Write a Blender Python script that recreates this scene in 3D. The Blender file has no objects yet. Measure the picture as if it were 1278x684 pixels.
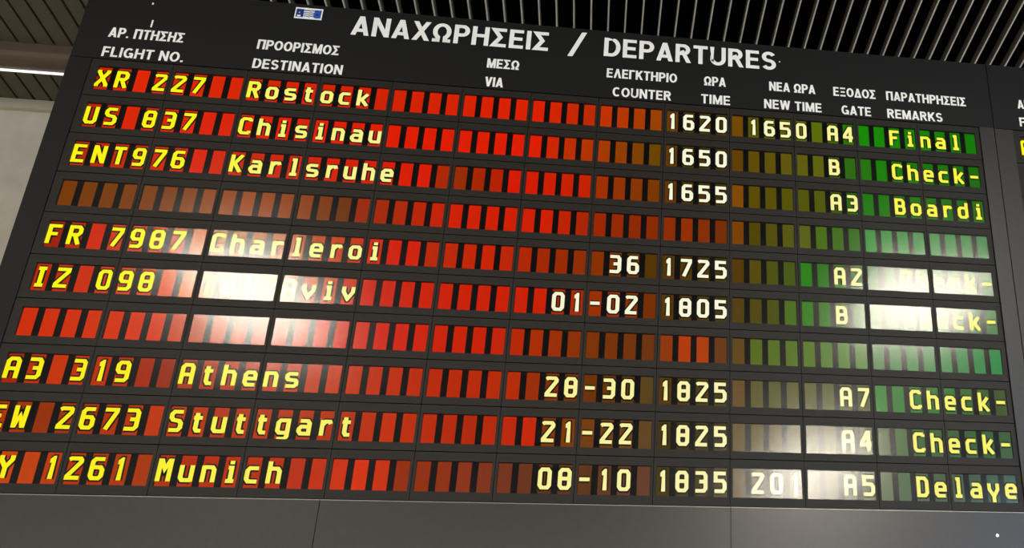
import bpy, math
from mathutils import Matrix, Vector

S = bpy.context.scene
COL = S.collection

# ------------------------------------------------------------------ camera
cam = bpy.data.cameras.new('camera')
cam.sensor_width = 36.0
cam.sensor_fit = 'HORIZONTAL'
cam.lens = 38.822
cam.shift_x = -0.27459
cam.shift_y = -0.00242
cam.clip_start = 0.05
cam.clip_end = 200
camo = bpy.data.objects.new('camera', cam)
COL.objects.link(camo)
RM = ((0.9848800880146731, 0.026627645434434296, -0.17117879755047927),
      (0.05342176778538156, 0.8932790872682339, 0.4463166891075393),
      (0.16479480258459211, -0.4487130940231733, 0.8783502901993351))


def from_board(v):
    return Vector((v[0], v[2], -v[1]))


right, up, back = from_board(RM[0]), -from_board(RM[1]), -from_board(RM[2])
camo.matrix_world = Matrix(((right.x, up.x, back.x, 1.73802), (right.y, up.y, back.y, -3.38009),
                            (right.z, up.z, back.z, 1.53396), (0, 0, 0, 1)))
S.camera = camo

# ------------------------------------------------------------------ light and exposure
HALL_COLOUR, HALL_STRENGTH = (1.0, 0.95, 0.87), 2.1      # warm hall light from the left and the front
DAY_COLOUR, DAY_STRENGTH = (0.52, 0.72, 1.0), 3.5         # cool daylight from the open side on the right
LAMP_STRENGTH = 36.0
world = bpy.data.worlds.new('hall_daylight')
world.use_nodes = True
_nt = world.node_tree
_tc = _nt.nodes.new('ShaderNodeTexCoord')
_sp = _nt.nodes.new('ShaderNodeSeparateXYZ')
_rp = _nt.nodes.new('ShaderNodeValToRGB')
_rp.color_ramp.elements[0].position = 0.18
_rp.color_ramp.elements[1].position = 0.45
_rp.color_ramp.elements[0].color = (*[c * HALL_STRENGTH for c in HALL_COLOUR], 1)
_rp.color_ramp.elements[1].color = (*[c * DAY_STRENGTH for c in DAY_COLOUR], 1)
_nt.links.new(_tc.outputs['Generated'], _sp.inputs[0])
_nt.links.new(_sp.outputs['X'], _rp.inputs[0])
_nt.links.new(_rp.outputs[0], _nt.nodes['Background'].inputs[0])
_nt.nodes['Background'].inputs[1].default_value = 1.0
S.world = world
S.view_settings.view_transform = 'Standard'
S.view_settings.look = 'None'
S.view_settings.gamma = 1
S.view_settings.exposure = 0.0
S.view_settings.use_curve_mapping = False


# ------------------------------------------------------------------ materials
def lin(c):
    return tuple((x / 12.92 if x <= 0.04045 else ((x + 0.055) / 1.055) ** 2.4) for x in (v / 255 for v in c))


def mat(name, colour, rough=0.6, spec=0.3, metal=0.0, noise=0.0, scale=40.0, stretch=None, bump=0.0):
    m = bpy.data.materials.new(name)
    m.use_nodes = True
    nt = m.node_tree
    b = nt.nodes['Principled BSDF']
    b.inputs['Roughness'].default_value = rough
    b.inputs['Specular IOR Level'].default_value = spec
    b.inputs['Metallic'].default_value = metal
    c = lin(colour)
    b.inputs['Base Color'].default_value = (*c, 1)
    if noise or bump:
        tc = nt.nodes.new('ShaderNodeTexCoord')
        mp = nt.nodes.new('ShaderNodeMapping')
        if stretch:
            mp.inputs['Scale'].default_value = stretch
        nz = nt.nodes.new('ShaderNodeTexNoise')
        nz.inputs['Scale'].default_value = scale
        nz.inputs['Detail'].default_value = 5
        nt.links.new(tc.outputs['Object'], mp.inputs[0])
        nt.links.new(mp.outputs[0], nz.inputs['Vector'])
        if noise:
            rp = nt.nodes.new('ShaderNodeValToRGB')
            rp.color_ramp.elements[0].position = 0.25
            rp.color_ramp.elements[1].position = 0.75
            rp.color_ramp.elements[0].color = (*[x * (1 - noise) for x in c], 1)
            rp.color_ramp.elements[1].color = (*[min(1, x * (1 + noise)) for x in c], 1)
            nt.links.new(nz.outputs['Fac'], rp.inputs[0])
            nt.links.new(rp.outputs[0], b.inputs['Base Color'])
        if bump:
            bp = nt.nodes.new('ShaderNodeBump')
            bp.inputs['Strength'].default_value = bump
            bp.inputs['Distance'].default_value = 0.004
            nt.links.new(nz.outputs['Fac'], bp.inputs['Height'])
            nt.links.new(bp.outputs[0], b.inputs['Normal'])
    return m


def lit_attr(name):
    """A lit display segment: each one gives off the colour stored for it."""
    m = bpy.data.materials.new(name)
    m.use_nodes = True
    nt = m.node_tree
    nt.nodes.clear()
    at = nt.nodes.new('ShaderNodeVertexColor')
    at.layer_name = 'segment_colour'
    em = nt.nodes.new('ShaderNodeEmission')
    out = nt.nodes.new('ShaderNodeOutputMaterial')
    nt.links.new(at.outputs['Color'], em.inputs['Color'])
    nt.links.new(em.outputs[0], out.inputs[0])
    return m


def lamp_mat(name, colour, strength):
    m = bpy.data.materials.new(name)
    m.use_nodes = True
    nt = m.node_tree
    nt.nodes.clear()
    em = nt.nodes.new('ShaderNodeEmission')
    em.inputs[0].default_value = (*colour, 1)
    em.inputs[1].default_value = strength
    out = nt.nodes.new('ShaderNodeOutputMaterial')
    nt.links.new(em.outputs[0], out.inputs[0])
    return m


def glass_mat(name, rough=0.15, refl=0.055):
    m = bpy.data.materials.new(name)
    m.use_nodes = True
    nt = m.node_tree
    nt.nodes.clear()
    tr = nt.nodes.new('ShaderNodeBsdfTransparent')
    gl = nt.nodes.new('ShaderNodeBsdfGlossy')
    gl.inputs['Roughness'].default_value = rough
    mx = nt.nodes.new('ShaderNodeMixShader')
    mx.inputs[0].default_value = refl
    out = nt.nodes.new('ShaderNodeOutputMaterial')
    nt.links.new(tr.outputs[0], mx.inputs[1])
    nt.links.new(gl.outputs[0], mx.inputs[2])
    nt.links.new(mx.outputs[0], out.inputs[0])
    return m


M_HEAD = mat('header_black_film', (18, 17, 16), 0.55, 0.25, noise=0.12, scale=60)
M_TEXT = mat('white_vinyl', (246, 243, 234), 0.6, 0.2)
M_TILE = mat('dark_grey_tile', (37, 33, 28), 0.5, 0.2, noise=0.08, scale=70)
M_POST = mat('dark_grey_post', (42, 40, 38), 0.42, 0.4, noise=0.08, scale=30, stretch=(6, 6, 0.6))
M_FASCIA = mat('grey_fascia_paint', (50, 46, 42), 0.27, 0.5, noise=0.06, scale=50)
M_EDGE = mat('pale_metal_edge', (150, 146, 138), 0.35, 0.5, metal=0.6)
M_SEAM = mat('black_seam', (8, 8, 8), 0.8, 0.1)
M_BACK = mat('black_display_back', (7, 6, 6), 0.8, 0.05)
M_CELL = lit_attr('lit_display_cell')
M_GLYPH = lit_attr('lit_display_character')
M_GLASS = glass_mat('display_glass')
M_FIN = mat('lit_cream_fin_edge', (222, 216, 202), 0.6, 0.2)
M_FINSIDE = mat('shaded_cream_fin_side', (116, 107, 96), 0.6, 0.2)  # same cream fins; the shade on their sides is put into the colour
M_PLANK = mat('olive_grey_plank', (92, 88, 70), 0.6, 0.2, noise=0.15, scale=8, stretch=(1, .2, 1))
M_VOID = mat('ceiling_void_black', (10, 10, 10), 0.9, 0.0)
M_WALL = mat('cream_plaster', (202, 191, 172), 0.9, 0.1, noise=0.1, scale=9, bump=0.3)
M_TRIM = mat('cream_trim_paint', (196, 186, 162), 0.7, 0.2)
M_BEAM = mat('brown_beam_paint', (92, 74, 58), 0.45, 0.4, noise=0.1, scale=6)
M_FLOOR = mat('pale_terrazzo', (170, 165, 155), 0.5, 0.3, noise=0.15, scale=20)
M_STEEL = mat('bright_screw_steel', (225, 225, 225), 0.25, 0.5, metal=1.0)
M_BLUE = mat('sticker_blue', (40, 84, 170), 0.5, 0.3)
M_NAVY = mat('sticker_navy', (26, 48, 112), 0.5, 0.3)
M_SKY = mat('sticker_pale', (150, 185, 225), 0.5, 0.3)
M_WHITE = mat('sticker_white', (250, 250, 248), 0.5, 0.3)
M_LAMPFRAME = mat('white_lamp_frame', (225, 225, 222), 0.5, 0.3)
M_DIFF = lamp_mat('lamp_diffuser', (1.0, 0.92, 0.78), LAMP_STRENGTH)
M_STRIP = lamp_mat('strip_lamp', (1.0, 0.97, 0.9), 1.4)


# ------------------------------------------------------------------ mesh builder
class MB:
    def __init__(self):
        self.v, self.f, self.m, self.c = [], [], [], []
        self.mats = []

    def mi(self, m):
        if m not in self.mats:
            self.mats.append(m)
        return self.mats.index(m)

    def face(self, pts, m, colour=(0, 0, 0)):
        n = len(self.v)
        self.v += [tuple(p) for p in pts]
        self.f.append(tuple(range(n, n + len(pts))))
        self.m.append(self.mi(m))
        self.c.append(colour)

    def box(self, x0, x1, y0, y1, z0, z1, m):
        n = len(self.v)
        self.v += [(x0, y0, z0), (x1, y0, z0), (x1, y1, z0), (x0, y1, z0),
                   (x0, y0, z1), (x1, y0, z1), (x1, y1, z1), (x0, y1, z1)]
        for q in ((0, 3, 2, 1), (4, 5, 6, 7), (0, 1, 5, 4), (1, 2, 6, 5), (2, 3, 7, 6), (3, 0, 4, 7)):
            self.f.append(tuple(n + i for i in q))
            self.m.append(self.mi(m))
            self.c.append((0, 0, 0))

    def quad(self, x0, x1, y, z0, z1, m, colour=(0, 0, 0)):
        """An upright rectangle facing the hall (-y)."""
        self.face([(x0, y, z0), (x1, y, z0), (x1, y, z1), (x0, y, z1)], m, colour)

    def frame(self, x0, x1, y0, y1, z0, z1, holes, m):
        """A plate between y0 and y1 with a row of rectangular holes (hx0, hx1) of one height."""
        hz0, hz1, hx = holes
        self.box(x0, x1, y0, y1, z0, hz0, m)
        self.box(x0, x1, y0, y1, hz1, z1, m)
        xs = [x0] + [v for h in hx for v in h] + [x1]
        for i in range(0, len(xs), 2):
            self.box(xs[i], xs[i + 1], y0, y1, hz0, hz1, m)

    def build(self, name, parent=None, loc=None):
        me = bpy.data.meshes.new(name)
        off = Vector(loc) if loc else Vector((0, 0, 0))
        me.from_pydata([tuple(Vector(v) - off) for v in self.v], [], self.f)
        for m in self.mats:
            me.materials.append(m)
        for p, i in zip(me.polygons, self.m):
            p.material_index = i
        if M_CELL in self.mats or M_GLYPH in self.mats:
            at = me.color_attributes.new('segment_colour', 'FLOAT_COLOR', 'CORNER')
            for p, c in zip(me.polygons, self.c):
                for li in p.loop_indices:
                    at.data[li].color = (*c, 1)
        me.update()
        o = bpy.data.objects.new(name, me)
        COL.objects.link(o)
        o.location = off
        if parent:
            o.parent = parent
            o.matrix_parent_inverse = Matrix.Translation(-parent.location)
        return o


def empty(name, loc, label, cat, group=None):
    o = bpy.data.objects.new(name, None)
    COL.objects.link(o)
    o.location = loc
    o.empty_display_size = 0.2
    o['label'] = label
    o['category'] = cat
    if group:
        o['group'] = group
    return o


def structure(o, label, cat):
    o['kind'] = 'structure'
    o['label'] = label
    o['category'] = cat
    return o


# ------------------------------------------------------------------ stroke lettering
def clip(poly, axis, lim, keep_below):
    out = []
    for i in range(len(poly)):
        a, b = poly[i], poly[(i + 1) % len(poly)]
        da = (lim - a[axis]) if keep_below else (a[axis] - lim)
        db = (lim - b[axis]) if keep_below else (b[axis] - lim)
        if da >= 0:
            out.append(a)
        if (da >= 0) != (db >= 0):
            t = da / (da - db)
            out.append((a[0] + (b[0] - a[0]) * t, a[1] + (b[1] - a[1]) * t))
    return out


def stroke(pts, tx, ty, sx=1.0):
    """Polygons that thicken a polyline: tx is the weight of upright strokes, ty of level ones; mitred joints."""
    closed = len(pts) > 2 and pts[0] == pts[-1]
    P = pts[:-1] if closed else list(pts)
    n = len(P)

    def nrm(a, b):
        dx, dy = b[0] - a[0], b[1] - a[1]
        d = math.hypot(dx, dy) or 1e-9
        return (-dy / d, dx / d)
    segs = [(i, (i + 1) % n) for i in range(n if closed else n - 1)]
    N = [nrm(P[a], P[b]) for a, b in segs]

    def half(nn):
        return (tx / 2 * nn[0] ** 2 + ty / 2 * nn[1] ** 2)
    L, R = [], []
    for i in range(n):
        prev = N[i - 1] if (closed or i > 0) else N[0]
        nxt = N[i] if (closed or i < n - 1) else N[-1]
        w = (half(prev) + half(nxt)) / 2
        # intersection of the two offset lines
        cr = prev[0] * nxt[1] - prev[1] * nxt[0]
        w0, w1 = half(prev), half(nxt)
        if abs(cr) < 1e-3:
            ox, oy = prev[0] * w, prev[1] * w
        else:
            ox = (w0 * nxt[1] - w1 * prev[1]) / cr
            oy = (prev[0] * w1 - nxt[0] * w0) / cr
            d = math.hypot(ox, oy)
            lim = 2.2 * max(w0, w1)
            if d > lim:
                ox, oy = ox / d * lim, oy / d * lim
        L.append((P[i][0] + ox, P[i][1] + oy))
        R.append((P[i][0] - ox, P[i][1] - oy))
    return [[R[a], R[b], L[b], L[a]] for a, b in segs]


def arc(cx, cy, rx, ry, a0, a1, n=10):
    return [(cx + rx * math.cos(math.radians(a0 + (a1 - a0) * i / n)),
             cy + ry * math.sin(math.radians(a0 + (a1 - a0) * i / n))) for i in range(n + 1)]


# Bold sans capitals: cap height 1, strokes run on centre lines (weight 0.2).
h = 0.10
OV = -0.3     # diagonals run past the line and are trimmed flat


def diag(a, b):
    dx, dy = b[0] - a[0], b[1] - a[1]
    return [(a[0] - dx * 0.3, a[1] - dy * 0.3), (b[0] + dx * 0.3, b[1] + dy * 0.3)]


def oval(w):
    return arc(w / 2, .5, w / 2 - h, .5 - h * .85, 90, 450, 28)[:-1] + [arc(w / 2, .5, w / 2 - h, .5 - h * .85, 90, 450, 28)[0]]


BOWL = [(h, 1 - h * .85), (.36, 1 - h * .85)] + arc(.36, .71, .2, .205, 90, -90, 10) + [(.36, .505 - .02), (h, .485)]
CAPS = {
    'A': (.74, [diag((.1, 0), (.37, 1)), diag((.64, 0), (.37, 1)), [(.18, .26), (.56, .26)]]),
    'Λ': (.74, [diag((.1, 0), (.37, 1)), diag((.64, 0), (.37, 1))]),
    'Δ': (.76, [diag((.1, .0), (.38, 1)), diag((.66, .0), (.38, 1)), [(.04, .085), (.72, .085)]]),
    'V': (.72, [diag((.1, 1), (.36, 0)), diag((.62, 1), (.36, 0))]),
    'E': (.62, [[(h, 0), (h, 1)], [(h, 1 - h * .85), (.6, 1 - h * .85)], [(h, .51), (.56, .51)], [(h, h * .85), (.61, h * .85)]]),
    'F': (.58, [[(h, 0), (h, 1)], [(h, 1 - h * .85), (.57, 1 - h * .85)], [(h, .49), (.52, .49)]]),
    'L': (.57, [[(h, 0), (h, 1)], [(h, h * .85), (.56, h * .85)]]),
    'Γ': (.57, [[(h, 0), (h, 1)], [(h, 1 - h * .85), (.56, 1 - h * .85)]]),
    'I': (.22, [[(h + .01, 0), (h + .01, 1)]]),
    'H': (.72, [[(h, 0), (h, 1)], [(.62, 0), (.62, 1)], [(h, .52), (.62, .52)]]),
    'N': (.72, [[(h, 0), (h, 1)], [(.62, 0), (.62, 1)], diag((.12, .95), (.6, .05))]),
    'M': (.86, [[(h, 0), (h, 1)], [(.76, 0), (.76, 1)], diag((.12, 1), (.43, .1)), diag((.74, 1), (.43, .1))]),
    'K': (.72, [[(h, 0), (h, 1)], diag((.2, .42), (.6, 1)), diag((.3, .58), (.62, 0))]),
    'X': (.72, [diag((.1, 0), (.62, 1)), diag((.1, 1), (.62, 0))]),
    'W': (1.0, [diag((.1, 1), (.28, 0)), diag((.28, 0), (.5, 1)), diag((.5, 1), (.72, 0)), diag((.72, 0), (.9, 1))]),
    'T': (.64, [[(.32, 0), (.32, 1)], [(.0, 1 - h * .85), (.64, 1 - h * .85)]]),
    'Π': (.72, [[(h, 0), (h, 1)], [(.62, 0), (.62, 1)], [(h, 1 - h * .85), (.62, 1 - h * .85)]]),
    'P': (.66, [[(h, 0), (h, 1)], [(h, 1 - h * .85), (.36, 1 - h * .85)] + arc(.36, .69, .2, .225, 90, -90, 10) + [(h, .465)]]),
    'D': (.72, [[(h, 0), (h, 1)], [(h, 1 - h * .85), (.34, 1 - h * .85)] + arc(.34, .5, .28, .415, 90, -90, 14) + [(h, h * .85)]]),
    'R': (.70, [[(h, 0), (h, 1)], [(h, 1 - h * .85), (.36, 1 - h * .85)] + arc(.36, .70, .2, .215, 90, -90, 10) + [(h, .485)],
                diag((.36, .5), (.6, 0))]),
    'O': (.78, [oval(.78)]),
    'C': (.72, [arc(.38, .5, .28, .415, 48, 312, 20)]),
    'G': (.76, [arc(.38, .5, .28, .415, 48, 318, 20) + [(.66, .3)], [(.66, .02), (.66, .44)], [(.42, .44), (.7, .44)]]),
    'S': (.66, [arc(.33, .71, .22, .205, 25, 270, 16)[:-1] + arc(.33, .295, .23, .21, 90, -155, 16)]),
    'U': (.72, [[(h, 1), (h, .36)] + arc(.36, .36, .26, .275, 180, 360, 14) + [(.62, 1)]]),
    'Ω': (.80, [[(.02, .085), (.24, .085)] + [(.24, .12)] + arc(.4, .56, .29, .355, 238, -58, 24) + [(.56, .12)] + [(.56, .085), (.78, .085)]]),
    'Σ': (.66, [[(.08, 1 - h * .85), (.63, 1 - h * .85)], [(.08, h * .85), (.64, h * .85)], [(.02, 1.05), (.38, .52), (.02, -.05)]]),
    'Ξ': (.66, [[(.04, 1 - h * .85), (.62, 1 - h * .85)], [(.1, .5), (.56, .5)], [(.03, h * .85), (.63, h * .85)]]),
    '.': (.24, [[(.02, .1), (.22, .1)]]),
    '/': (.42, [diag((.06, -.12), (.36, 1.12))]),
    ' ': (.26, []),
}
SAME = dict(zip('ΑΕΗΙΚΜΝΟΡΤΧ', 'AEHIKMNOPTX'))


def write_caps(mb, text, x0, x1, z, cap, y, m, slash=False):
    """Letters between x0 and x1 on the line z, facing the hall."""
    gap = 0.10
    w = sum(CAPS[SAME.get(c, c)][0] for c in text) + gap * (len(text) - 1)
    k = (x1 - x0) / w
    x = x0
    for c in text:
        gw, lines = CAPS[SAME.get(c, c)]
        for li, ln in enumerate(lines):
            yy = y - li * 0.00012
            for poly in stroke(ln, 0.2 * min(1.25, cap / k * 0.95), 0.17):
                if not slash:
                    poly = clip(poly, 1, 0.0, False)
                    poly = clip(poly, 1, 1.0, True) if poly else poly
                else:
                    poly = clip(clip(poly, 1, -.12, False), 1, 1.12, True)
                if len(poly) > 2:
                    mb.face([(x + p[0] * k, yy, z + p[1] * cap) for p in poly], m)
        x += (gw + gap) * k


# Display characters: centre lines on a grid 4 wide and 6 high; level ends and clipped corners.
C = 0.8
BOX = [(C, 0), (4 - C, 0), (4, C), (4, 6 - C), (4 - C, 6), (C, 6), (0, 6 - C), (0, C), (C, 0)]
SMALLBOX = [(C, 0), (4 - C, 0), (4, C), (4, 4.2 - C), (4 - C, 4.2), (C, 4.2), (0, 4.2 - C), (0, C), (C, 0)]
SEG = {
    '0': [BOX], 'O': [BOX],
    '1': [[(.9, 5.1), (1.3, 5.1), (2.3, 6), (2.3, -.5)]],
    '2': [[(-.5, 5.6), (.2, 6), (3.5, 6), (4, 5.5), (4, 4.9), (0, .5), (0, 0), (4.5, 0)]],
    '3': [[(-.5, 6), (4 - C, 6), (4, 6 - C), (4, C), (4 - C, 0), (-.5, 0)], [(1.2, 3.1), (4, 3.1)]],
    '4': [[(3.1, -.5), (3.1, 6), (2.6, 6), (0, 2.4), (0, 1.6), (4.5, 1.6)]],
    '5': [[(4.5, 6), (0, 6), (0, 3.5), (4 - C, 3.5), (4, 3.5 - C), (4, C), (4 - C, 0), (-.5, 0)]],
    '6': [[(4.2, 6), (C, 6), (0, 6 - C), (0, C), (C, 0), (4 - C, 0), (4, C), (4, 3.4 - C), (4 - C, 3.4), (0, 3.4)]],
    '7': [[(-.5, 6), (4, 6), (4, 5.3), (1.0, -.4)]],
    '8': [BOX, [(0, 3.1), (4, 3.1)]],
    '9': [[(-.2, 0), (4 - C, 0), (4, C), (4, 6 - C), (4 - C, 6), (C, 6), (0, 6 - C), (0, 2.7 + C), (C, 2.7), (4, 2.7)]],
    '-': [[(-.2, 3), (4.2, 3)]],
    'A': [[(0, -.5), (0, 6 - C), (C, 6), (4 - C, 6), (4, 6 - C), (4, -.5)], [(0, 2.7), (4, 2.7)]],
    'B': [[(0, 0), (4 - C, 0), (4, C), (4, 2.4), (3.4, 3.1), (3.8, 3.8), (3.8, 6 - C), (3.8 - C, 6), (0, 6), (0, 0)], [(0, 3.1), (3.4, 3.1)]],
    'C': [[(4.2, 6), (C, 6), (0, 6 - C), (0, C), (C, 0), (4.2, 0)], [(4, 6), (4, 5)], [(4, 0), (4, 1)]],
    'D': [[(0, 0), (3, 0), (4, 1), (4, 5), (3, 6), (0, 6), (0, 0)]],
    'E': [[(4.5, 6), (0, 6), (0, 0), (4.5, 0)], [(0, 3.1), (3.4, 3.1)]],
    'F': [[(4.5, 6), (0, 6), (0, -.5)], [(0, 3.1), (3.4, 3.1)]],
    'I': [[(2, 0), (2, 6)], [(.4, 6), (3.6, 6)], [(.4, 0), (3.6, 0)]],
    'K': [[(0, -.5), (0, 6.5)], [(4.1, 6.5), (1.2, 3.0), (4.1, -.5)], [(0, 3.0), (1.2, 3.0)]],
    'M': [[(0, -.5), (0, 6), (.5, 6), (2, 3.4), (3.5, 6), (4, 6), (4, -.5)]],
    'N': [[(0, -.5), (0, 6), (.4, 6), (3.6, .4), (4, .4)], [(4, -.5), (4, 6.5)]],
    'R': [[(0, -.5), (0, 6), (4 - C, 6), (4, 6 - C), (4, 3.1 + C), (4 - C, 3.1), (0, 3.1)], [(2.0, 3.1), (4.1, -.5)]],
    'S': [[(4.2, 6), (C, 6), (0, 6 - C), (0, 3.3 + C), (C, 3.3), (4 - C, 3.0), (4, 3.0 - C), (4, C), (4 - C, 0), (-.2, 0)]],
    'T': [[(2, -.5), (2, 6)], [(-.5, 6), (4.5, 6)]],
    'U': [[(0, 6.5), (0, C), (C, 0), (4 - C, 0), (4, C), (4, 6.5)]],
    'W': [[(0, 6.5), (.3, 0), (.6, 0), (2, 3.2), (3.4, 0), (3.7, 0), (4, 6.5)]],
    'X': [[(0, 6.5), (0, 5.6), (4, .4), (4, -.5)], [(4, 6.5), (4, 5.6), (0, .4), (0, -.5)]],
    'Y': [[(0, 6.5), (0, 5.2), (2, 2.8), (4, 5.2), (4, 6.5)], [(2, 2.9), (2, -.5)]],
    'Z': [[(-.5, 6), (4, 6), (4, 5.2), (0, .8), (0, 0), (4.5, 0)]],
    'a': [[(.2, 4.2), (4 - C, 4.2), (4, 4.2 - C), (4, 0), (C, 0), (0, C), (0, 2.3 - C), (C, 2.3), (4, 2.3)]],
    'c': [[(4.2, 4.2), (C, 4.2), (0, 4.2 - C), (0, C), (C, 0), (4.2, 0)]],
    'd': [SMALLBOX, [(4, 0), (4, 6.5)], [(3, 0), (4, 0)]],
    'e': [[(4.2, 0), (C, 0), (0, C), (0, 4.2 - C), (C, 4.2), (4 - C, 4.2), (4, 4.2 - C), (4, 2.1), (0, 2.1)]],
    'g': [[(.2, -1.9), (4 - C, -1.9), (4, -1.9 + C), (4, 4.2), (C, 4.2), (0, 4.2 - C), (0, C), (C, .1), (4, .1)]],
    'h': [[(0, -.5), (0, 6.5)], [(0, 4.2), (4 - C, 4.2), (4, 4.2 - C), (4, -.5)]],
    'i': [[(.9, 4.2), (2.2, 4.2), (2.2, 0)], [(.5, 0), (3.7, 0)], [(2.1, 5.3), (2.1, 6.4)]],
    'k': [[(0, -.5), (0, 6.5)], [(3.9, 4.7), (1.4, 2.2), (4.1, -.5)], [(0, 2.2), (1.6, 2.2)]],
    'l': [[(.9, 6), (2.2, 6), (2.2, 0)], [(.5, 0), (3.7, 0)]],
    'n': [[(0, -.5), (0, 4.7)], [(0, 4.2), (4 - C, 4.2), (4, 4.2 - C), (4, -.5)]],
    'o': [SMALLBOX],
    'r': [[(.7, -.5), (.7, 4.7)], [(.7, 2.9), (2.0, 4.2), (3.6, 4.2), (4, 3.4)]],
    's': [[(4.2, 4.2), (C, 4.2), (0, 3.7), (0, 2.7), (.5, 2.2), (3.5, 2.0), (4, 1.5), (4, .5), (4 - C, 0), (-.2, 0)]],
    't': [[(1.5, 5.8), (1.5, .7), (2.1, 0), (3.8, 0)], [(.2, 4.2), (3.6, 4.2)]],
    'u': [[(0, 4.7), (0, C), (C, 0), (4, 0)], [(4, 4.7), (4, -.5)]],
    'v': [[(0, 4.7), (0, 2.8), (2, .2), (4, 2.8), (4, 4.7)]],
    'y': [[(0, 4.7), (0, 2.6), (2, .2), (4, 2.6), (4, 4.7)], [(2, .4), (2, -1.9)]],
}

# ------------------------------------------------------------------ the board's measures (metres)
PITCH = 0.06                # one character cell to the next
ROW = 2.49723 * PITCH       # one flight row to the next
CELL_W, CELL_H = 0.6668 * PITCH, 1.5567 * PITCH
Z_TOP = 3.9                 # top of the cells of the first row
SEAM = 0.0028


def write_char(mb, ch, x, ztop, colour):
    """One lit character in the cell whose upper left corner is (x, ztop), with the dark ring round its segments."""
    w, hh = CELL_W * 1.02, CELL_H * 0.745
    t = 0.0126
    x0 = x - 0.0005 + t / 2 - (w - CELL_W) / 2
    zb = ztop - CELL_H * 0.855 + t / 2
    kx, kz = (w - t) / 4, (hh - t) / 6
    for wide, y, m, col in ((t + 0.0100, 0.0072, M_BACK, (0, 0, 0)), (t, 0.0062, M_GLYPH, colour)):
        grow = (wide - t) / 2
        for ln in SEG[ch]:
            pts = [(px * kx, pz * kz) for px, pz in ln]
            for poly in stroke(pts, wide, wide * 0.94):
                poly = clip(poly, 0, -t / 2 - grow, False)
                poly = clip(poly, 0, 4 * kx + t / 2 + grow, True) if poly else poly
                poly = clip(poly, 1, -t / 2 - grow - (2.2 * kz if ch in 'gy' else 0), False) if poly else poly
                poly = clip(poly, 1, 6 * kz + t / 2 + grow, True) if poly else poly
                if len(poly) > 2:
                    mb.face([(x0 + p[0], y, zb + p[1]) for p in poly], m, col)


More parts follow.
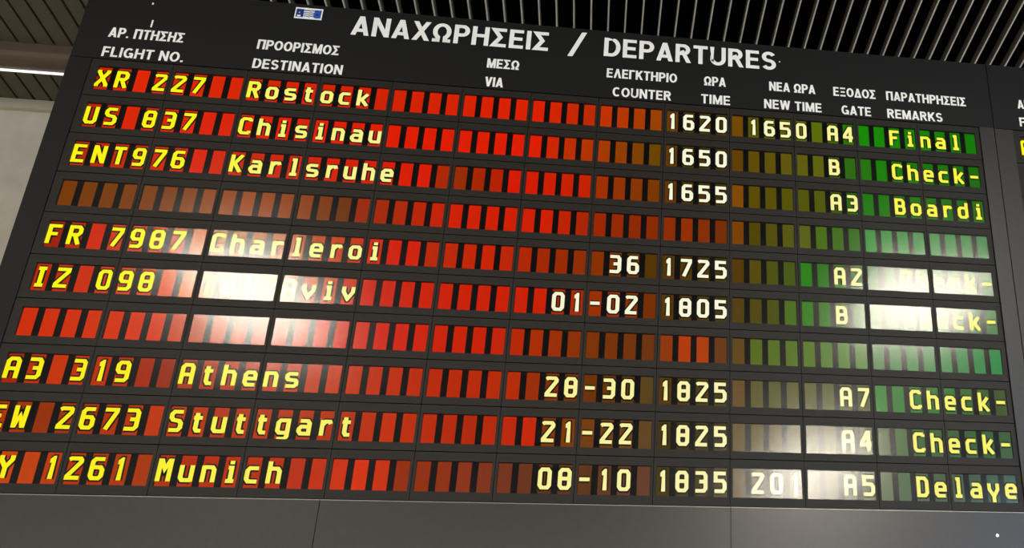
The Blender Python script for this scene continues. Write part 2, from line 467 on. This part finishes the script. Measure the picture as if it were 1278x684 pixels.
ROWS = [  # (first cell, text) and lit cell colours, some with glare tint mixed in, as (cell, rgb) knots
    ([(0, 'XR 227'), (8, 'Rostock'), (32, '1620'), (37, '1650'), (42, 'A4'), (46, 'Final')],
     [(0, (205, 32, 6)), (2, (240, 35, 5)), (14, (225, 30, 5)), (24, (238, 28, 5)), (27, (205, 40, 10)), (28, (208, 48, 8)), (31, (166, 64, 12)), (32, (108, 56, 8)), (33, (80, 54, 8)), (35, (80, 54, 8)), (36, (125, 72, 12)), (37, (95, 82, 14)), (41, (98, 108, 22)), (42, (70, 90, 15)), (44, (24, 138, 14)), (51, (18, 122, 10))]),
    ([(0, 'US 837'), (8, 'Chisinau'), (32, '1650'), (42, 'B'), (46, 'Check-')],
     [(0, (200, 32, 6)), (2, (235, 32, 5)), (16, (240, 24, 2)), (24, (240, 24, 2)), (26, (205, 44, 10)), (28, (178, 56, 10)), (31, (116, 68, 14)), (32, (100, 54, 8)), (33, (76, 52, 8)), (35, (76, 52, 8)), (36, (105, 62, 12)), (37, (104, 74, 20)), (41, (102, 98, 26)), (42, (66, 84, 16)), (43, (48, 106, 24)), (45, (26, 128, 14)), (51, (22, 105, 10))]),
    ([(0, 'ENT976'), (8, 'Karlsruhe'), (32, '1655'), (42, 'A3'), (46, 'Boardi')],
     [(0, (195, 36, 6)), (6, (235, 32, 6)), (8, (215, 34, 6)), (18, (236, 22, 4)), (19, (186, 36, 8)), (20, (165, 40, 4)), (22, (195, 28, 2)), (23, (232, 20, 0)), (27, (212, 30, 2)), (28, (172, 46, 8)), (31, (132, 54, 12)), (32, (104, 50, 6)), (33, (84, 48, 8)), (35, (84, 48, 8)), (36, (142, 72, 8)), (37, (98, 74, 16)), (41, (88, 88, 20)), (42, (62, 82, 14)), (44, (28, 120, 10)), (51, (24, 104, 10))]),
    ([], [(0, (128, 56, 4)), (5, (132, 58, 6)), (9, (162, 66, 8)), (12, (148, 58, 6)), (14, (118, 48, 8)), (15, (165, 38, 6)), (17, (188, 36, 6)), (20, (225, 26, 4)), (25, (224, 26, 4)), (28, (168, 36, 6)), (31, (148, 38, 6)), (33, (158, 44, 6)), (35, (130, 44, 8)), (36, (134, 62, 16)), (37, (86, 66, 18)), (40, (96, 96, 26)), (41, (78, 106, 24)), (43, (52, 106, 24)), (44, (60, 140, 60)), (51, (58, 128, 70))]),
    ([(0, 'FR 7987'), (8, 'Charleroi'), (29, '36'), (32, '1725'), (42, 'A2'), (46, 'Check-')],
     [(0, (165, 26, 8)), (2, (222, 36, 4)), (6, (215, 66, 6)), (7, (208, 92, 6)), (8, (182, 98, 8)), (11, (186, 88, 8)), (14, (208, 56, 6)), (17, (226, 24, 4)), (18, (226, 24, 4)), (19, (200, 36, 6)), (22, (218, 32, 6)), (25, (175, 36, 10)), (28, (148, 46, 10)), (31, (92, 50, 10)), (32, (92, 52, 8)), (35, (78, 54, 10)), (36, (92, 54, 14)), (37, (92, 72, 20)), (39, (74, 86, 20)), (40, (36, 124, 18)), (42, (40, 100, 18)), (44, (50, 110, 50)), (51, (56, 110, 52))]),
    ([(0, 'IZ 098'), (8, 'Tel'), (12, 'Aviv'), (26, '01-02'), (32, '1805'), (42, 'B'), (46, 'Check-')],
     [(0, (195, 36, 4)), (2, (216, 42, 6)), (6, (228, 72, 6)), (7, (226, 92, 8)), (9, (206, 84, 8)), (13, (200, 72, 6)), (16, (218, 28, 4)), (25, (220, 26, 2)), (26, (186, 36, 4)), (28, (168, 44, 6)), (31, (130, 44, 12)), (32, (92, 52, 8)), (35, (78, 54, 10)), (36, (88, 60, 24)), (38, (82, 78, 22)), (39, (78, 108, 28)), (40, (56, 122, 28)), (42, (54, 104, 26)), (44, (54, 108, 52)), (51, (56, 112, 52))]),
    ([], [(0, (222, 42, 4)), (6, (226, 50, 6)), (8, (190, 60, 14)), (14, (212, 38, 8)), (18, (226, 26, 4)), (23, (212, 30, 4)), (25, (182, 42, 8)), (28, (136, 48, 16)), (31, (118, 48, 24)), (33, (190, 56, 20)), (34, (186, 60, 20)), (35, (112, 54, 26)), (36, (104, 68, 30)), (37, (92, 104, 34)), (40, (92, 116, 40)), (43, (84, 124, 48)), (44, (78, 120, 70)), (51, (44, 132, 70))]),
    ([(0, 'A3 319'), (8, 'Athens'), (26, '28-30'), (32, '1825'), (42, 'A7'), (46, 'Check-')],
     [(0, (176, 32, 4)), (2, (212, 50, 2)), (5, (190, 40, 6)), (7, (160, 34, 14)), (8, (180, 42, 8)), (15, (206, 50, 14)), (20, (200, 36, 8)), (24, (196, 40, 14)), (26, (140, 44, 10)), (30, (96, 50, 20)), (31, (96, 64, 32)), (32, (92, 52, 8)), (35, (78, 54, 10)), (36, (110, 74, 40)), (37, (96, 84, 44)), (41, (94, 92, 48)), (43, (74, 80, 36)), (44, (54, 124, 52)), (48, (56, 112, 52)), (51, (70, 84, 48))]),
    ([(0, 'EW 2673'), (8, 'Stuttgart'), (26, '21-22'), (32, '1825'), (42, 'A4'), (46, 'Check-')],
     [(0, (186, 48, 2)), (2, (160, 46, 6)), (4, (176, 44, 6)), (7, (204, 50, 8)), (9, (190, 46, 8)), (16, (190, 44, 8)), (18, (210, 44, 12)), (22, (190, 36, 10)), (25, (214, 34, 12)), (26, (140, 52, 12)), (31, (104, 66, 38)), (32, (66, 46, 14)), (35, (66, 46, 12)), (36, (104, 80, 46)), (41, (90, 80, 46)), (44, (84, 96, 62)), (45, (70, 100, 58)), (51, (62, 92, 58))]),
    ([(1, 'Y'), (3, '1261'), (8, 'Munich'), (26, '08-10'), (32, '1835'), (37, '201'), (42, 'A5'), (46, 'Delaye')],
     [(0, (212, 64, 0)), (2, (204, 62, 2)), (4, (188, 46, 6)), (7, (178, 52, 10)), (9, (190, 40, 10)), (14, (196, 42, 24)), (17, (228, 46, 12)), (18, (216, 44, 14)), (19, (160, 40, 12)), (22, (150, 46, 28)), (25, (112, 48, 34)), (26, (96, 46, 20)), (31, (108, 56, 44)), (32, (70, 50, 20)), (35, (70, 52, 16)), (36, (110, 86, 60)), (41, (96, 84, 56)), (44, (98, 104, 78)), (45, (80, 100, 72)), (48, (76, 88, 70)), (51, (60, 84, 66))]),
]
FIELDS = [('flight_number_display', 0, 7), ('destination_display', 8, 19), ('via_display', 20, 23), ('counter_display', 24, 31),
          ('time_display', 32, 35), ('new_time_display', 36, 41), ('gate_display', 42, 43), ('remarks_display', 44, 51)]
GLYPH_KNOTS = [(0, (255, 248, 8)), (7, (255, 248, 24)), (9, (255, 248, 110)), (16, (255, 246, 150)), (26, (255, 252, 210)),
               (35, (255, 253, 222)), (40, (255, 250, 170)), (43, (255, 248, 150)), (46, (255, 250, 80)), (51, (255, 250, 64))]
GLYPH_LOW = [(0, (255, 240, 12)), (7, (255, 242, 26)), (9, (255, 244, 70)), (16, (255, 242, 110)), (26, (255, 246, 150)),
             (35, (255, 248, 180)), (40, (255, 248, 190)), (43, (255, 248, 160)), (46, (252, 246, 120)), (51, (250, 246, 104))]


def knots(kn, i):
    for (a, ca), (b, cb) in zip(kn, kn[1:]):
        if a <= i <= b:
            t = (i - a) / (b - a)
            return tuple(p + (q - p) * t for p, q in zip(ca, cb))
    return kn[-1][1] if i > kn[-1][0] else kn[0][1]


def cell_colour(kn, i):
    r, g, bl = lin(knots(kn, i))
    return (r * 0.86, g + 0.003, max(0.0, bl - 0.006))


def cell_x(i):
    return i * PITCH


# ------------------------------------------------------------------ the setting
b = MB(); b.box(-14, 16, -16, 2.1, -0.1, 0.0, M_FLOOR)
structure(b.build('floor'), 'pale hall floor below the boards', 'floor')

WALL_Y = 1.95
b = MB(); b.box(-14, 16, WALL_Y, WALL_Y + 0.15, 0, 5.1, M_WALL)
structure(b.build('wall_back'), 'cream plaster wall behind the departures board', 'wall')
b = MB(); b.box(-14, 16, WALL_Y - 0.03, WALL_Y, 4.945, 5.0, M_TRIM)
structure(b.build('trim_1'), 'cream trim band along the top of the plaster wall', 'trim')

FIN = 0.0808
b = MB()
k = -72
while 3.289 + k * FIN < 6.5:
    x = 3.289 + k * FIN
    k += 1
    if x < -0.3:
        continue
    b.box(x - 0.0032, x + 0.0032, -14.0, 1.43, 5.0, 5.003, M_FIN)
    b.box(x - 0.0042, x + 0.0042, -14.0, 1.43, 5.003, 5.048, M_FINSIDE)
b.box(-0.33, 6.5, -14, WALL_Y + 0.15, 5.10, 5.12, M_VOID)
structure(b.build('ceiling'), 'slatted ceiling of thin cream fins over a black void', 'ceiling')
b = MB()
k = -44
while 3.289 + k * FIN > -9:
    x = 3.289 + k * FIN
    k -= 1
    if x > -0.3:
        continue
    b.box(x - 0.034, x + 0.034, -14.0, 1.43, 5.0, 5.03, M_PLANK)  # same fins in dimmer light, built as planks with the dimness in the colour
b.box(-12, -0.33, -14, WALL_Y + 0.15, 5.10, 5.12, M_VOID)
structure(b.build('ceiling_planks'), 'olive grey planks standing in for dimly lit ceiling fins left of the departures board', 'ceiling')
b = MB()
k = -150
while 3.289 + k * FIN < 9:
    x = 3.289 + k * FIN + FIN / 2
    k += 1
    b.box(x - 0.034, x + 0.034, 1.69, WALL_Y, 5.0, 5.03, M_PLANK)
b.box(-12, 13, 1.60, WALL_Y, 5.06, 5.095, M_VOID)
structure(b.build('ceiling_planks'), 'dark plank ceiling between the bright strip and the wall', 'ceiling')

b = MB()
prof = [(1.43, 5.03)] + [(1.485 - 0.055 * math.cos(math.radians(a)), 4.962 - 0.055 * math.sin(math.radians(a))) for a in range(0, 181, 12)] + [(1.54, 5.03)]
for (y0, z0), (y1, z1) in zip(prof, prof[1:] + prof[:1]):
    b.face([(-12, y0, z0), (-12, y1, z1), (13, y1, z1), (13, y0, z0)], M_BEAM)
b.face([(-12, p[0], p[1]) for p in prof], M_BEAM)
b.face([(13, p[0], p[1]) for p in prof][::-1], M_BEAM)
bm_ = b.build('ceiling_beam')
structure(bm_, 'rounded brown beam crossing the ceiling behind the board', 'beam')

t = empty('strip_light', (0, 1.675, 5.0), 'thin white light strip along the ceiling beside the brown beam', 'light')
b = MB(); b.box(-12, 13, 1.62, 1.69, 5.004, 5.03, M_BEAM)
b.build('housing', t)
b = MB(); b.box(-12, 13, 1.664, 1.670, 4.993, 5.004, M_STRIP)
b.build('tube', t)


def ceiling_light(x, y, label, w=0.30, d=0.60):
    t = empty('ceiling_light', (x, y, 5.0), label, 'light', 'ceiling light panels of the hall')
    b = MB()
    for x0, x1, y0, y1 in ((-w - .03, -w, -d - .03, d + .03), (w, w + .03, -d - .03, d + .03), (-w, w, -d - .03, -d), (-w, w, d, d + .03)):
        b.box(x + x0, x + x1, y + y0, y + y1, 4.94, 5.0, M_LAMPFRAME)
    b.box(x - w, x + w, y - d, y + d, 4.985, 5.0, M_LAMPFRAME)
    b.build('frame', t)
    b = MB(); b.box(x - w, x + w, y - d, y + d, 4.95, 4.985, M_DIFF)
    b.build('diffuser', t)


ceiling_light(-0.70, -4.15, 'bright ceiling panel mirrored in the glass of the Tel Aviv row', 0.35, 0.72)
ceiling_light(4.00, -3.72, 'bright ceiling panel mirrored in the remarks column', 0.42, 0.56)
ceiling_light(4.04, -8.2, 'bright ceiling panel mirrored beside gate A5 in the bottom row', 0.44, 1.35)

# ------------------------------------------------------------------ departures board
X_L, X_R = -0.097, 3.1785
Z_ROWTOP = Z_TOP + 0.028
Z_FASCIA = 2.4265
board = empty('departure_board', (1.54, 0.08, 2.05),
              'large black departures board with ten lit flight rows and Greek title', 'departures board', 'flight boards side by side')

b = MB()
b.box(X_L, X_R, 0.03, 0.17, 2.05, 4.235, M_SEAM)
for x in (0.4, 1.54, 2.7):
    for z in (2.6, 3.7):
        b.box(x - .04, x + .04, 0.17, WALL_Y - 0.0015, z - .04, z + .04, M_SEAM)
b.build('housing', board)

b = MB(); b.box(X_L, X_R, -0.002, 0.03, Z_ROWTOP + SEAM, 4.235, M_HEAD)
header = b.build('header_panel', board)
YT = -0.0028
TITLES = [("ΑΝΑΧΩΡΗΣΕΙΣ", 0.779, 1.475), ("DEPARTURES", 1.677, 2.329)]
for s, x0, x1 in TITLES:
    b = MB()
    write_caps(b, s, x0, x1, 4.118, 0.0855, YT, M_TEXT)
    o = b.build('title_lettering', header)
    o['label'] = 'large white title ' + s
b = MB()
write_caps(b, '/', 1.545, 1.612, 4.115, 0.092, YT, M_TEXT, slash=True)
o = b.build('title_lettering', header)
o['label'] = 'large white slash of the title'
HEADS = [(("ΑΡ. ΠΤΗΣΗΣ", 0.0, 0.240), ("FLIGHT NO.", -0.003, 0.256)), (("ΠΡΟΟΡΙΣΜΟΣ", 0.480, 0.753), ("DESTINATION", 0.479, 0.776)),
         (("ΜΕΣΩ", 1.264, 1.377), ("VIA", 1.264, 1.327)), (("ΕΛΕΓΚΤΗΡΙΟ", 1.693, 1.952), ("COUNTER", 1.718, 1.932)),
         (("ΩΡΑ", 2.053, 2.135), ("TIME", 2.043, 2.152)), (("ΝΕΑ ΩΡΑ", 2.301, 2.478), ("NEW TIME", 2.280, 2.500)),
         (("ΕΞΟΔΟΣ", 2.549, 2.715), ("GATE", 2.577, 2.692)), (("ΠΑΡΑΤΗΡΗΣΕΙΣ", 2.757, 3.077), ("REMARKS", 2.756, 2.975))]
for gr, en in HEADS:
    for (s, x0, x1), z in ((gr, 4.0215), (en, 3.9390)):
        b = MB()
        write_caps(b, s, x0, x1, z, 0.0415, YT, M_TEXT)
        o = b.build('column_heading', header)
        o['label'] = 'white column heading ' + s
# the small sticker above the destination heading
b = MB()
b.box(0.579, 0.672, -0.0035, -0.002, 4.170, 4.219, M_WHITE)
y = -0.0040
b.quad(0.583, 0.608, y, 4.176, 4.212, M_NAVY)
b.quad(0.606, 0.652, y, 4.205, 4.2095, M_NAVY)
for z in (4.196, 4.188, 4.180):
    b.quad(0.606, 0.652, y, z, z + 0.0035, M_NAVY)
b.face([(0.655 + 0.013 * math.cos(a * math.pi / 9), y - .0002, 4.191 + 0.0165 * math.sin(a * math.pi / 9)) for a in range(18)][::1], M_BLUE)
b.face([(0.655 + 0.005 * math.cos(a * math.pi / 6), y - .0004, 4.191 + 0.006 * math.sin(a * math.pi / 6)) for a in range(12)], M_NAVY)
b.quad(0.645, 0.668, y, 4.176, 4.212, M_BLUE)
b.quad(0.588, 0.600, y - .0002, 4.178, 4.185, M_WHITE)
b.face([(0.590, y - .0002, 4.193), (0.598, y - .0002, 4.193), (0.594, y - .0002, 4.202)], M_SKY)
b.face([(0.625, y - .0003, 4.176), (0.631, y - .0003, 4.176), (0.637, y - .0003, 4.211), (0.629, y - .0003, 4.211)], M_TRIM)
o = b.build('sticker', header)
o['label'] = 'small blue and white striped sticker'
# two chips in the black film
b = MB()
b.box(0.1225, 0.1275, -0.003, -0.002, 4.077, 4.108, M_TEXT)
b.build('paint_chip', header)
b = MB()
b.box(0.107, 0.112, -0.003, -0.002, 4.175, 4.183, M_TEXT)
b.build('paint_chip', header)
b = MB()
b.box(2.341, 2.345, -0.003, -0.002, 4.158, 4.163, M_TEXT)
b.build('paint_chip', header)

b = MB(); b.box(X_L, -0.0275, -0.003, 0.03, Z_FASCIA + SEAM, Z_ROWTOP, M_HEAD)
b.build('side_post', board)
b = MB()
b.box(3.1195, X_R - 0.0015, -0.006, 0.03, Z_FASCIA + SEAM, Z_ROWTOP, M_POST)
b.build('side_post', board)


def tile_row(name, r, n_modules, x_off, parent, x_first=None, x_last=None):
    """The bezel of one flight row: one framed tile per four cells, thin dark seams between."""
    zt = Z_TOP - r * ROW
    z1, z0 = zt + 0.028, zt + 0.028 - ROW + SEAM
    if r == 9:
        z0 = Z_FASCIA + SEAM
    b = MB()
    gap = PITCH - CELL_W
    for mI in range(n_modules):
        w0, w1 = x_off + cell_x(4 * mI) - 0.001, x_off + cell_x(4 * mI + 3) + CELL_W + 0.001
        x0, x1 = w0 + .001 - gap / 2 + 0.0008, w1 - .001 + gap / 2 - 0.0008
        if mI == 0:
            x0 = x_off - 0.026
        if mI == n_modules - 1:
            x1 = w1 + 0.016
        b.frame(x0, x1, 0.0, 0.028, z0, z1, (zt - CELL_H - 0.001, zt + 0.001, [(w0, w1)]), M_TILE)
    return b.build(name, parent)


def field(name, r, i0, i1, x_off, parent, texts, kn):
    zt = Z_TOP - r * ROW
    lo, hi = zt - CELL_H - 0.001, zt + 0.001
    chars = {}
    for s, t in texts:
        for j, ch in enumerate(t):
            if ch != ' ':
                chars[s + j] = ch
    b = MB()
    gk = GLYPH_KNOTS if r < 6 else GLYPH_LOW
    half_gap = (PITCH - CELL_W) / 2
    for mI in range(i0 // 4, i1 // 4 + 1):
        a, z = max(i0, 4 * mI), min(i1, 4 * mI + 3)
        x0 = x_off + cell_x(a) - (0.001 if a % 4 == 0 else half_gap)
        x1 = x_off + cell_x(z) + CELL_W + (0.001 if z % 4 == 3 else half_gap)
        b.box(x0, x1, 0.0095, 0.0275, lo, hi, M_BACK)
        b.quad(x0, x1, 0.003, lo, hi, M_GLASS)
    for i in range(i0, i1 + 1):
        x = x_off + cell_x(i)
        b.quad(x, x + CELL_W, 0.0085, zt - CELL_H, zt, M_CELL, cell_colour(kn, i))
        if i in chars:
            write_char(b, chars[i], x, zt, lin(knots(gk, i)))
    return b.build(name, parent)


ROW_LABELS = ['flight row reading XR 227 Rostock', 'flight row reading US 837 Chisinau', 'flight row reading ENT976 Karlsruhe',
              'empty flight row of brown cells under Karlsruhe', 'flight row reading FR 7987 Charleroi', 'flight row reading IZ 098 Tel Aviv',
              'empty flight row between Tel Aviv and Athens', 'flight row reading A3 319 Athens', 'flight row reading EW 2673 Stuttgart',
              'flight row reading Munich, at the bottom of the board']
for r, (texts, kn) in enumerate(ROWS):
    rowo = tile_row('flight_row', r, 13, 0.0, board)
    rowo['label'] = ROW_LABELS[r]
    for nm, a, z in FIELDS:
        field(nm, r, a, z, 0.0, rowo, texts, kn)

for x0, x1 in ((X_L, 0.942), (0.942, 2.152), (2.152, X_R)):
    b = MB()
    b.box(x0 + 0.001, x1 - 0.001, -0.004, 0.03, 2.05, Z_FASCIA - SEAM, M_FASCIA)
    b.box(x0 + 0.001, x1 - 0.001, -0.0045, 0.0, Z_FASCIA - SEAM, Z_FASCIA - 0.0008, M_EDGE)  # pale metal line along the fascia's top edge
    f = b.build('fascia_panel', board)
    if x1 == X_R:
        b = MB()
        ring = [(3.011 + 0.0055 * math.cos(a * math.pi / 8), 2.349 + 0.0055 * math.sin(a * math.pi / 8)) for a in range(16)]
        b.face([(p[0], -0.0065, p[1]) for p in ring], M_STEEL)
        for i in range(16):
            p, q = ring[i], ring[(i + 1) % 16]
            b.face([(p[0], -0.004, p[1]), (q[0], -0.004, q[1]), (q[0], -0.0065, q[1]), (p[0], -0.0065, p[1])], M_STEEL)
        b.build('screw', f)

# ------------------------------------------------------------------ the neighbouring board
XO = X_R + 0.004 + 0.1
nb = empty('departure_board', (XO + 0.2, 0.08, 2.05),
           'second flight board cut off at the right edge, beside the departures board', 'flight board', 'flight boards side by side')
NR = XO + 8 * PITCH
b = MB()
b.box(X_R + 0.003, NR, 0.03, 0.17, 2.05, 4.235, M_SEAM)
for z in (2.6, 3.7):
    b.box(XO + .1, XO + .18, 0.17, WALL_Y - 0.0015, z - .04, z + .04, M_SEAM)
b.build('housing', nb)
b = MB(); b.box(X_R + 0.003, NR, -0.002, 0.03, Z_ROWTOP + SEAM, 4.235, M_HEAD)
h2 = b.build('header_panel', nb)
for s, x0, x1, z in (("ΑΡ. ΠΤΗΣΗΣ", XO + 0.008, XO + 0.248, 4.0325), ("FLIGHT NO.", XO + 0.006, XO + 0.265, 3.9485)):
    b = MB()
    write_caps(b, s, x0, x1, z, 0.0415, YT, M_TEXT)
    b.build('column_heading', h2)
b = MB(); b.box(X_R + 0.003, XO - 0.0275, -0.003, 0.03, 2.43, Z_ROWTOP, M_POST)
b.build('side_post', nb)
for r in range(10):
    rowo = tile_row('flight_row', r, 2, XO, nb)
    field('flight_number_display', r, 0, 7, XO, rowo, [(0, 'A')] if r == 0 else [], [(0, (90, 62, 8)), (7, (110, 60, 8))])
b = MB(); b.box(X_R + 0.003, NR, -0.004, 0.03, 2.05, Z_FASCIA - SEAM, M_FASCIA)
b.build('fascia_panel', nb)
